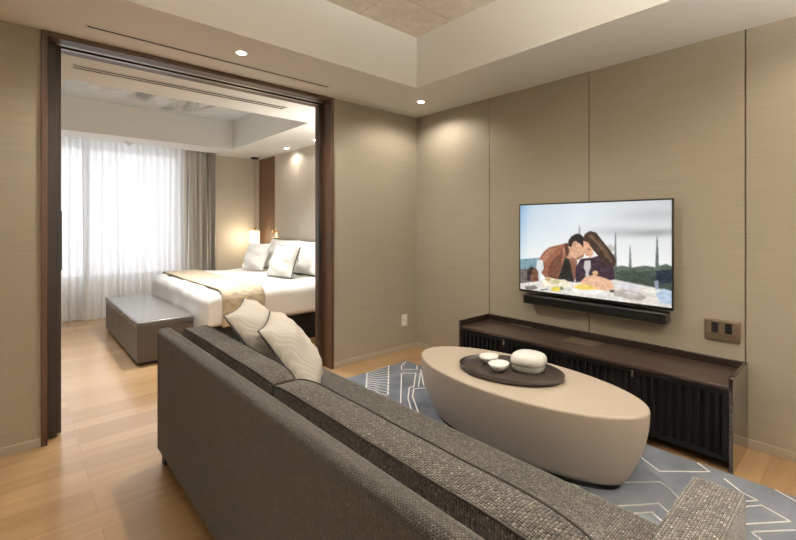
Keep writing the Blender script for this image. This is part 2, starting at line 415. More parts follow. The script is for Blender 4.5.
def downlight(x, y, label, power, group=None, ang=158, soft=.03):
    t = thing('downlight', label, 'downlight', (x, y, H), group)
    MB().lathe([(.028, -.0005), (.040, -.004), (.047, -.004), (.048, 0)], M['ceil'], (x, y, H), n=32, cap0=False, cap1=False).build('trim_ring', t)
    MB().lathe([(.001, -.003), (.029, -.003), (.029, -.001)], M['lamp'], (x, y, H), n=28).build('lens', t)
    spot(t, (x, y, H-.012), power, ang, .45, WARM, soft)
    return t
downlight(-1.921, -.49, 'round downlight in the ceiling above the middle of the wooden opening', P_DOWN*2.8, None, 158, .012)
downlight(-.355, -.49, 'round downlight in the ceiling at the far corner of the living room', P_DOWN)
downlight(-.17, 2.81, 'bedroom downlight above the padded wall, nearer the window', P_BED)
downlight(-.17, 1.90, 'bedroom downlight above the padded wall, cut off by the door frame', P_BED)
# more of the same fittings in the ring round the coffer, outside the picture
downlight(-.355, -3.75, 'round downlight in the living room ceiling near the right wall behind the sofa end', P_DOWN)
def coffer_light(x, y, z, power, color, label, soft=.12, ang=112):
    t = thing('downlight', label, 'downlight', (x, y, z))
    MB().lathe([(.028, -.0005), (.040, -.004), (.047, -.004), (.048, 0)], M['ceil'], (x, y, z), n=32, cap0=False, cap1=False).build('trim_ring', t)
    MB().lathe([(.001, -.003), (.029, -.003), (.029, -.001)], M['lamp'], (x, y, z), n=28).build('lens', t)
    spot(t, (x, y, z-.015), power, ang, .9, color, soft)
coffer_light(-1.12, -2.15, 2.87, P_COFFER, WARM, 'downlight in the raised ceiling over the coffee table')
coffer_light(-1.75, -3.60, 2.87, P_COFFER*3.2, WARM, 'added unseen spot in the raised ceiling, brightening the near sofa arm', .06, 40)  # narrow unseen spot added to brighten the arm
coffer_light(-2.75, -2.30, 2.87, P_COFFER*.06, WARM, 'added unseen fill downlight in the raised ceiling over the floor behind the sofa')  # weak unseen fill added for the living room
coffer_light(-2.75, -3.90, 2.87, P_COFFER*.12, WARM, 'added unseen fill downlight in the raised ceiling over the back of the living room')  # likewise added, fill from out of view
coffer_light(-2.3, 1.6, 2.86, P_BCOF*.55, NEUTRAL, 'added unseen fill downlight in the raised bedroom ceiling over the bench', .12, 120)  # unseen fill added to brighten the bedroom
coffer_light(-1.5, 1.7, 2.86, P_BCOF*1.3, NEUTRAL, 'added unseen fill downlight in the raised bedroom ceiling over the near side of the bed', .12, 120)  # stronger added fill over the bed, also out of view

def uplighter(x, y, power, label):  # added lamps, unseen, bouncing fill light off the ceilings
    t = thing('fill_lamp', label, 'added fill lamp', (x, y, 0))
    MB().lathe([(.14, 0), (.14, .02), (.03, .03)], M['black'], (x, y, 0), n=32).build('base', t)
    MB().tube([(x, y, .03), (x, y, 1.72)], .012, M['black'], 10).build('pole', t)
    MB().lathe([(.03, 1.70), (.10, 1.74), (.17, 1.83), (.165, 1.83), (.09, 1.75), (.02, 1.72)], M['white'], (x, y, 0), n=36).build('bowl', t)
    spot(t, (x, y, 1.80), power, 165, .6, UP, .3, (PI, 0, 0))
uplighter(-1.9, -5.08, P_UP, 'added unseen uplighter for ceiling fill at the middle of the living room back wall')
uplighter(-.36, .66, P_BUP, 'added unseen uplighter for bedroom fill beside the bed near the partition wall')
t = thing('smoke_detector', 'small white round sensor on the bedroom ceiling by the curtain slot', 'sensor', (-1.89, 3.93, H))
MB().lathe([(.045, 0), (.045, -.012), (.034, -.02)], M['white'], (-1.89, 3.93, H), n=28).build('base', t)
MB().lathe([(.026, -.02), (.022, -.036), (.008, -.042)], M['white'], (-1.89, 3.93, H), n=24).build('dome', t)

# ------------------------------------------------------------------ bedroom window dressing
rr = random.Random(3)
def fold_fn(n, seed):
    q = random.Random(seed); c = [0]
    for _ in range(n): c.append(c[-1] + q.uniform(.6, 1.4))
    amp = [q.uniform(.55, 1.) for _ in range(n+1)]
    def f(u):
        p = u*c[-1]; k = 0
        while k < n-1 and c[k+1] < p: k += 1
        return amp[k]*math.sin(2*PI*(p-c[k])/(c[k+1]-c[k]))
    return f
def curtain(name, x0, x1, y, ztop, zbot, folds, amp, m, nu, seed, parent=None):
    f = fold_fn(folds, seed)
    def fn(u, v):
        z = ztop + (zbot-ztop)*v
        a = amp*(.75 + .45*v)
        x = x0 + (x1-x0)*u + .35*a*math.sin(17*u + 3*v)
        return (x, y + a*f(u) + .012*math.sin(9*u+4*v)*v, z)
    return MB().grid(fn, nu, 14, m).build(name, parent)
def curtain_thing(label, cat, x0, x1, y, folds, amp, m, nu, seed):
    t = thing('curtain', label, cat, ((x0+x1)/2, y, 0))
    curtain('cloth', x0, x1, y, 2.575, .012, folds, amp, m, nu, seed, t)
    hem = MB().box(x0+.02, x1-.02, y-.012, y+.012, 2.575, 2.598, M['white'])
    hem.build('track', t)
    return t
curtain_thing('white sheer curtain hanging full width in front of the bright window', 'curtain', -4.5, -2.30, 4.25, 26, .034, M['sheer'], 520, 5)
curtain_thing('white sheer curtain hanging beside the taupe drape over the window', 'curtain', -2.36, -1.172, 4.17, 15, .034, M['sheer'], 320, 8)
t = thing('curtain', 'thick taupe drape gathered at the right end of the sheer curtain', 'curtain', (-.94, 4.20, 0))
curtain('cloth', -1.148, -.845, 4.19, 2.575, .012, 5, .042, M['drape'], 150, 12, t)
curtain('grey_edge', -.86, -.725, 4.20, 2.575, .012, 2, .035, M['drapeedge'], 60, 14, t)  # darker grey strip along the right edge of the drape
MB().box(-1.15, -.74, 4.168, 4.192, 2.575, 2.598, M['white']).build('track', t)

# ------------------------------------------------------------------ pendant and reading lamp
t = thing('pendant_lamp', 'glowing cylindrical crystal pendant hanging beside the bed corner', 'pendant lamp', (-.165, 4.08, H))
MB().lathe([(.06, 0), (.06, -.02), (.05, -.026)], M['black'], (-.165, 4.08, H), n=28).build('canopy', t)
MB().tube([(-.165, 4.08, H-.02), (-.165, 4.08, 1.20)], .0022, M['black'], 6).build('cable', t)
MB().lathe([(.012, 1.26), (.02, 1.25), (.02, 1.205), (.012, 1.2)], M['brass'], (-.165, 4.08, 0), n=16).build('lamp_holder', t)
b = MB()
for k in range(6):
    z = .94 + k*.045
    b.lathe([(.066, z), (.080, z+.008), (.083, z+.022), (.078, z+.037), (.066, z+.043)], M['crystal'], (-.165, 4.08, 0), n=20)
b.build('shade', t)
pl = bpy.data.lights.new('lamp_light', 'POINT'); pl.energy = P_PEND; pl.color = (1, .80, .55); pl.shadow_soft_size = .08
plo = bpy.data.objects.new('lamp_light', pl); col.objects.link(plo); plo.location = (-.30, 4.02, 1.08); plo.parent = t; plo.matrix_parent_inverse = world_of(t).inverted()

t = thing('reading_lamp', 'small brass reading light on the brown strip left of the headboard', 'lamp', (-.012, 3.53, 1.16))
MB().box(-.028, -.012, 3.50, 3.56, 1.10, 1.24, M['brass'], .004, 2).build('wall_plate', t)
MB().tube([(-.028, 3.53, 1.20), (-.075, 3.53, 1.20)], .008, M['brass'], 8).build('arm', t)
MB().lathe([(.012, .03), (.022, .02), (.024, -.04)], M['brass'], (-.085, 3.53, 1.20), n=16, cap1=False).build('lamp_head', t)
MB().lathe([(.021, -.036), (.012, -.040)], M['readlamp'], (-.085, 3.53, 1.20), n=16).build('lens', t)
spot(t, (-.085, 3.53, 1.15), 1.2, 130, .5, (1, .72, .40), .02)

# ------------------------------------------------------------------ soft goods helper
def pillow(o, u, v, w, h, t, m, name, parent=None, pinch=.07, wr=.006, seed=1, n=22, pipe=None, pipe_r=.004, back=1.):
    # o = middle of the pillow, u / v = unit vectors along its width and height
    o, u, v = Vector(o), Vector(u).normalized(), Vector(v).normalized(); v = (v - u*v.dot(u)).normalized(); k = u.cross(v)
    q = random.Random(seed); ph = [q.uniform(0, 6) for _ in range(8)]
    def edge(a, b): return (w/2*a*(1 - pinch*(1 - b*b)), h/2*b*(1 - pinch*(1 - a*a)))
    def pt(a, b, sgn):
        x, y = edge(a, b)
        z = t/2*max(0, (1 - abs(a)**2.4)*(1 - abs(b)**2.4))**.5
        fade = min(1, 6*(1-abs(a)))*min(1, 6*(1-abs(b)))
        z += fade*wr*(math.sin(5*a+ph[0]+2*b)+math.sin(7*b+ph[1]-3*a)+.6*math.sin(13*a*b+ph[2])+.5*math.sin(11*(a+b)+ph[3]))
        return o + u*x + v*y + k*(z if sgn > 0 else -back*z)
    S = lambda x: math.copysign(1-(1-abs(x))**1.5, x)
    b = MB()
    for sgn in (1, -1): b.grid(lambda a, c: pt(S(2*a-1), S(2*c-1), sgn), n, n, m)
    bmesh.ops.remove_doubles(b.bm, verts=b.bm.verts[:], dist=1e-5)
    ob = b.build(name, parent)
    if pipe:
        P = []
        for a0, c0, a1, c1 in ((-1, -1, 1, -1), (1, -1, 1, 1), (1, 1, -1, 1), (-1, 1, -1, -1)):
            for i in range(14):
                f = i/14; x, y = edge(a0+(a1-a0)*f, c0+(c1-c0)*f); P.append(o + u*x + v*y)
        MB().tube(P, pipe_r, pipe, 6, closed=True).build('piping', ob)
    return ob

# ------------------------------------------------------------------ bed
BX0, BX1, BY0, BY1, BZ = -1.66, -.11, 1.10, 3.50, .63
t = thing('bed', 'wide bed with a taupe headboard and black base in the bedroom', 'bed', (-.9, 2.3, 0))
MB().box(BX0+.08, BX1, BY0+.06, BY1-.06, .0, .29, M['bedbase'], .01, 2).build('base', t)
MB().box(BX0+.03, BX1, BY0+.02, BY1-.02, .29, .56, M['mattress'], .05, 4).build('mattress', t)
hb = MB()
for y0, y1 in ((1.06, 2.298), (2.302, 3.54)): hb.box(-.11, -.024, y0, y1, .05, 1.10, M['headboard'], .02, 3)
hb.build('headboard', t)
# duvet: top sheet with rounded shoulders and hanging sides
def duvet():
    b = MB(); q = random.Random(5); x0, x1, y0, y1 = BX0-.03, BX1-.25, BY0-.05, BY1+.05
    i = b.mi(M['linen']); nu, nv = 60, 80
    def sst(a, e0, e1): s = min(1, max(0, (a-e0)/(e1-e0))); return s*s*(3-2*s)
    def pt(u, v):
        # unfolded cloth: u along the bed from foot hem to head, v across from near hem to far hem
        foot, side = .50, .26
        p = -foot + u*(foot + (x1-x0)); s = -side + v*(2*side + (y1-y0))
        r = .11
        def drape(d):           # distance past the edge -> (outward, down)
            if d <= -r: return (d, 0)
            a = (d + r)/r
            if a < PI/2: return (-r + r*math.sin(a), r*(1-math.cos(a)))
            return (0, r + (d + r - r*PI/2))
        ox, dx = drape(-p); x = x0 - ox
        near = s < (y1-y0)/2
        oy, dy = drape(-s) if near else drape(s-(y1-y0))
        y = y0 - oy if near else y1 + oy
        z = BZ + .012 - max(dx, dy) - .25*min(dx, dy)
        wob = .010*math.sin(7*x+3*y)+.007*math.sin(11*y-5*x)+.006*math.sin(19*(x+y))
        fl = sst(max(dx, dy), .05, .3)
        z += wob*(1-fl)*.7
        x -= fl*sst(dx, .05, .3)*(.005*math.sin(9*y)+.015); y += (-1 if near else 1)*fl*sst(dy, .05, .2)*(.012*math.sin(8*x+1)+.012)
        return Vector((x, y, max(z, .05)))
    b.grid(pt, nu, nv, M['linen'])
    o = b.build('duvet'); so = o.modifiers.new('thickness', 'SOLIDIFY'); so.thickness = .012; so.offset = -1
    return o
tag(duvet(), 'white duvet spread over the bed and hanging down its foot', 'duvet')
def runner():
    b = MB(); y0, y1 = BY0-.074, BY1+.074
    def pt(u, v):
        x = -1.185 - .40*u + .006*math.sin(9*v)
        s = -.30 + v*(.60 + y1-y0); r = .12
        def drape(d):
            a = (d+r)/r
            if d <= -r: return d, 0
            if a < PI/2: return -r+r*math.sin(a), r*(1-math.cos(a))
            return 0, r+(d+r-r*PI/2)
        near = s < (y1-y0)/2; oy, dy = drape(-s) if near else drape(s-(y1-y0))
        y = y0-oy if near else y1+oy
        return Vector((x, y, BZ + .030 - dy))
    b.grid(pt, 6, 90, M['runner']); o = b.build('bed_runner')
    so = o.modifiers.new('thickness', 'SOLIDIFY'); so.thickness = .008; so.offset = 1
    return o
tag(runner(), 'woven tan runner laid across the foot end of the bed', 'bed runner')
def bed_pillow(name, o, u, v, w, h, t_, m, label, cat, group, seed, pipe=None):
    tag(pillow(o, u, v, w, h, t_, m, name, None, .06, .008, seed, 22, pipe, .005), label, cat, group)
LZ = BZ + .03
bed_pillow('pillow', (-.285, 2.74, .872), (0, 1, 0), (.30, 0, 1), 0.94, .45, .21, M['linen'], 'large white pillow against the headboard on the window side', 'pillow', 'white pillows against the headboard', 3)
bed_pillow('pillow', (-.32, 1.77, .872), (0, 1, .0), (.34, 0, 1), 0.94, .45, .21, M['linen'], 'large white pillow against the headboard on the side nearer the doorway', 'pillow', 'white pillows against the headboard', 4)
bed_pillow('cushion', (-.57, 2.92, .848), (-.10, .5, 0), (.34, .05, 1), .50, .40, .17, M['bedcush'], 'pale square cushion on the bed, nearer the window', 'cushion', 'pale cushions on the bed', 5)
bed_pillow('cushion', (-.66, 1.78, .852), (-.09, .5, 0), (.34, .05, 1), .50, .41, .17, M['bedcush'], 'pale square cushion with dark piping on the bed, nearer the doorway', 'cushion', 'pale cushions on the bed', 6, M['navy'])

# bench at the foot of the bed
t = thing('bench', 'low grey brown leather bench at the foot of the bed', 'bench', (-1.97, 2.36, 0))
MB().box(-2.17, -1.77, 1.38, 3.34, 0, .03, M['plinth']).build('plinth', t)
b = MB()
for y0, y1 in ((1.34, 2.36), (2.362, 3.38)): b.box(-2.195, -1.745, y0, y1, .025, .345, M['ottoside'], .006, 2)
b.build('body', t)
MB().box(-2.20, -1.74, 1.335, 3.385, .345, .405, M['ottotop'], .016, 4).build('seat_pad', t)

# ------------------------------------------------------------------ rug
def strip(b, pts, m, wd=.0085, z0=.010, z1=.0132, closed=False):
    P = [Vector((p[0], p[1])) for p in pts]
    segs = list(zip(P, P[1:])) + ([(P[-1], P[0])] if closed else [])
    i = b.mi(m)
    for p, q in segs:
        d = (q-p).normalized(); nrm = Vector((-d.y, d.x))*wd/2; p2, q2 = p-d*wd*.4, q+d*wd*.4
        vs = [p2+nrm, q2+nrm, q2-nrm, p2-nrm]
        lo = [b.bm.verts.new((v.x, v.y, z0)) for v in vs]; hi = [b.bm.verts.new((v.x, v.y, z1)) for v in vs]
        fs = [hi] + [[lo[k], lo[(k+1) % 4], hi[(k+1) % 4], hi[k]] for k in range(4)]
        for f in fs: b.bm.faces.new(f).material_index = i
b = MB(); b.box(-2.12, -.398, -4.35, -.328, 0, .012, M['rug'], .004, 2)
A_, B_ = Vector((.621, .784)), Vector((.690, -.724))
for pts in (
 [(-1.034,-1.06), (-.646,-.571), (-.560,-.661), (-.772,-.891), (-.804,-.875), (-.946,-1.035), (-1.05,-1.20)],
 [(-.66,-1.05), (-.735,-.968), (-.797,-.921), (-.900,-1.032), (-1.055,-1.284)],
 [(-.423,-.353), (-.521,-.411), (-.586,-.494), (-.490,-.594), (-.423,-.514)],
 [(-.533,-.690), (-.746,-.917)], [(-.47,-.62), (-.70,-.93)], [(-.43,-.70), (-.60,-.95)],
 [(-.42,-2.42), (-.47,-2.50), (-.576,-2.627), (-.631,-2.729), (-.454,-2.920), (-.407,-2.851)],
 [(-.86,-2.63), (-.795,-2.691), (-.724,-2.766), (-.749,-2.816), (-.84,-2.93)],
 [(-1.06,-2.68), (-.971,-2.760), (-.901,-2.818), (-.98,-2.95)], [(-1.12,-2.70), (-1.027,-2.782), (-.985,-2.818), (-1.05,-2.94)],
 [(-.47,-2.99), (-.539,-3.079), (-.559,-3.146), (-.611,-3.101), (-.72,-3.00)],
 [(-.78,-2.96), (-.653,-3.112), (-.588,-3.166), (-.630,-3.277), (-.786,-3.137), (-.90,-3.03)],
 [(-.56,-3.42), (-.678,-3.301), (-.825,-3.165), (-.839,-3.191), (-.95,-3.36)],
 [(-.405,-3.195), (-.443,-3.277), (-.50,-3.36), (-.42,-3.45)],
): strip(b, pts, M['rugline'])
# fine combed rows at the far corner
for k in range(11):
    f = k/10; p = Vector((-.851, -.350)) + (Vector((-1.05, -.64)) - Vector((-.851, -.350)))*f
    q = Vector((-.608, -.335)) + (Vector((-1.017, -.883)) - Vector((-.608, -.335)))*f
    strip(b, [p, p+(q-p)*.34+Vector((.012, 0)), p+(q-p)*.66-Vector((.010, 0)), q], M['rugline'], .0055)
    if k < 10:
        strip(b, [q, q+Vector((-.026, -.035))], M['rugline'], .012); strip(b, [p, p+Vector((-.011, -.017))], M['rugline'], .012)
# the same figures across the part under the furniture and past the picture
for k in range(9):
    for j in range(5):
        c = Vector((-2.0, -3.9)) + A_*(.20*k) + B_*(.30*j) + Vector((0, .22*k - .1*j))
        if not (-2.0 < c.x < -.6 and -4.15 < c.y < -1.35): continue
        if c.x > -1.2 and c.y < -2.5 and c.y > -3.5: continue
        strip(b, [c+A_*.06, c+A_*.06+B_*.16, c-A_*.03+B_*.2, c-A_*.10+B_*.1, c-A_*.08], M['rugline'], closed=True)
rug = b.build('rug', recalc=True)
tag(rug, 'blue grey rug with white angular lines under the coffee table', 'rug')
RZ = .0125

# ------------------------------------------------------------------ sofa
t = thing('sofa', 'brown grey tweed sofa seen from behind, facing the television', 'sofa', (-2.0, -1.985, 0))
SB, SF, SY0, SY1 = -2.425, -1.585, -3.288, -.700
for x, y in ((-2.385, -.745), (-2.385, -3.225), (-1.66, -.765), (-1.66, -3.205)):
    MB().box(x-.022, x+.022, y-.022, y+.022, 0 if x < -2.2 else .0135, .085, M['foot'], .003, 1).build('leg', t)
MB().box(-2.36, SF-.02, SY0+.125, SY1-.125, .08, .262, M['sofa'], .012, 2).build('base', t)
bp = MB().box(SB, SB+.068, SY0, SY1, .068, .738, M['sofaback'], .024, 4).build('back_panel', t)
b = MB()
for y in (SY1-.030,): b.tube([(SB-.0005, y, .09), (SB-.0005, y, .715)], .0022, M['piping'], 6)
b.build('seam', bp)
for y0, y1 in ((SY0, SY0+.132), (SY1-.132, SY1)):
    a = MB().box(SB+.07, SF - (.07 if y0 > -2 else 0), y0, y1, .068, .574, M['sofa'], .015, 4).build('arm', t)
    m = MB(); xf = SF - (.07 if y0 > -2 else 0)
    for y in (y0+.005, y1-.005): m.tube([(SB+.10, y, .5735), (xf-.016, y, .5735), (xf-.004, y, .560), (xf-.004, y, .09)], .0028, M['sofa'], 6)
    m.build('piping', a)
SM = (SY0+SY1)/2
MB().box(-2.30, -1.635, SY0+.136, SY1-.136, .264, .425, M['sofa'], .030, 5).build('seat_cushion', t)
def back_cushion(y0, y1, seed):
    # upright box cushion, thick at the bottom, thin at the top, softly crowned
    b = MB(); q = random.Random(seed); ph = [q.uniform(0, 6) for _ in range(5)]
    z0, z1 = .428, .752; n = 46
    def sect(y, k):
        e = 1 - abs(2*(y-y0)/(y1-y0)-1)**10; s = .010*e
        w_ = lambda a: .004*math.sin(9*y+ph[0]+a)+.003*math.sin(23*y+ph[1]-a)
        tx0, tx1 = -2.335 + (1-e)*.012, -2.223 - (1-e)*.012
        bx0, bx1 = -2.335, -2.165
        zt = z1 - (1-e)*.02 + .25*w_(1); P = []
        r = .013
        for (cx_, cz_, a0) in ((tx1-r, zt-r, 0), (tx0+r, zt-r, PI/2), (bx0+r, z0+r, PI), (bx1-r, z0+r, 1.5*PI)):
            for i in range(5):
                a = a0 + PI/2*i/4; P.append((cx_ + r*math.cos(a), y, cz_ + r*math.sin(a)))
        out = []
        for i, p in enumerate(P):
            out.append(p)
            if i % 5 == 4:      # points along the flat sides, bulged
                qn = P[(i+1) % 20]; side = i//5
                for f in (.2, .4, .6, .8):
                    x = p[0]+(qn[0]-p[0])*f; z = p[2]+(qn[2]-p[2])*f; bl = math.sin(PI*f)*s
                    if side == 0: z += bl*.4 + w_(f)*.25
                    elif side == 1: x -= bl*.6 - .4*w_(f)
                    elif side == 3: x += bl*2.0
                    out.append((x, y, z))
        return out
    ys = [y0 + (y1-y0)*(.5-.5*math.cos(PI*i/n)) for i in range(n+1)]
    b.loft([sect(y, k) for k, y in enumerate(ys)], M['sofa'])
    o = b.build('back_cushion', t)
    def line(i): return [sect(y, k)[i] for k, y in enumerate(ys)]
    m = MB()
    for i, dx in ((3, .001), (11, -.001)):       # piping on the front and the rear top edge
        m.tube([(p[0]+dx, p[1], p[2]+.0015) for p in line(i)], .0028, M['piping'], 6)
    for y, k in ((y0, 0), (y1, n)):
        s_ = sect(y, k); m.tube([s_[3], s_[5], s_[7], s_[9], s_[11]], .0028, M['piping'], 6)
        m.tube([s_[11], s_[13], s_[15], s_[18]], .0026, M['piping'], 6)
    m.build('piping', o)
back_cushion(SM+.004, SY1-.105, 2); back_cushion(SY0+.100, SM-.004, 9)

# two scatter cushions leaning on the sofa
def scatter(T1, T2, size, zb, label, seed):
    T1, T2 = Vector(T1), Vector(T2); u = (T2-T1).normalized(); nrm = Vector((u.y, -u.x, 0))
    dz = T1.z - zb; hor = math.sqrt(size**2 - dz**2); v = -(nrm*hor + Vector((0, 0, -dz))).normalized()
    o = (T1+T2)/2 - v*size/2
    tag(pillow(o, u, v, (T2-T1).length, size, .23, M['cushion'], 'scatter_cushion', None, .08, .006, seed, 26, M['navy'], .0032, .30), label, 'cushion', 'scatter cushions on the sofa')
scatter((-2.205, -1.535, .825), (-1.985, -1.115, .825), .46, .435, 'pale striped scatter cushion with navy piping, in front of the other on the sofa', 11)
scatter((-2.268, -1.28, .865), (-2.018, -.82, .865), .50, .44, 'pale striped scatter cushion with navy piping, behind the other, at the far sofa arm', 17)

# ------------------------------------------------------------------ coffee table with its tray
CT = (-.91, -2.0)
t = thing('coffee_table', 'oval taupe coffee table with inward curving sides on the rug', 'coffee table', (CT[0], CT[1], RZ))
ZT = .42
b = MB(); rings = []
def ring(z, ins, n=96):
    return [(CT[0] + (.311-ins*.9)*math.cos(2*PI*j/n), CT[1] + (.776-ins)*math.sin(2*PI*j/n), z) for j in range(n)]
prof = []
for i in range(15):
    f = i/14; z = .050 + (.405-.050)*f; prof.append((z, .112*(1-f)**2.0))
for i in range(1, 7):
    a = PI/2*i/6; prof.append((.405 + .014*math.sin(a), .014*(1-math.cos(a))))
prof = [(.050, .13)] + prof
b.loft([ring(z, i_) for z, i_ in prof], M['leather'], True, False).build('body', t)
b = MB(); b.loft([ring(.419, .014), ring(.4192, .05), ring(.4195, .15)], M['leather'], False, True).build('top', t)
MB().loft([ring(RZ+.001, .14), ring(.052, .14)], M['plinth']).build('plinth', t)
t = thing('tray', 'oval dark brown tray on the coffee table', 'tray', (-.919, -1.965, .421))
ROT = math.radians(10)
MB().lathe([(.90, .0), (.97, .006), (1.0, .030), (.985, .033), (.965, .027), (.945, .008), (.60, .0065), (.01, .0065)], M['tray'], (-.919, -1.965, .4212), .203, .337, 72, 2., ROT).build('base', t)
for c, r, label in (((-.887, -1.775), .062, 'small white tea bowl on the tray, nearer the wall'), ((-.957, -1.912), .064, 'small white tea bowl on the tray, nearer the sofa')):
    o = MB().lathe([(.48, 0), (.52, .001), (.62, .008), (.88, .026), (1.0, .046), (.97, .046), (.84, .028), (.5, .012), (.02, .010)], M['ceramic'], (c[0], c[1], .4285), r, r, 36).build('tea_bowl')
    tag(o, label, 'bowl', 'tea bowls on the tray')
JC = (-.822, -2.035, .4285)
t = thing('lidded_jar', 'white lidded ceramic jar on the tray', 'jar', JC)
MB().lathe([(.80, 0), (.86, .003), (.91, .02), (.91, .038), (.88, .044), (.02, .044)], M['celadon'], JC, .088, .107, 56, 2.8, ROT).build('body', t)
MB().lathe([(.96, .044), (1.0, .048), (1.0, .064), (.96, .082), (.86, .096), (.66, .105), (.35, .109), (.02, .110)], M['ceramic'], JC, .088, .107, 56, 2.8, ROT).build('lid', t)

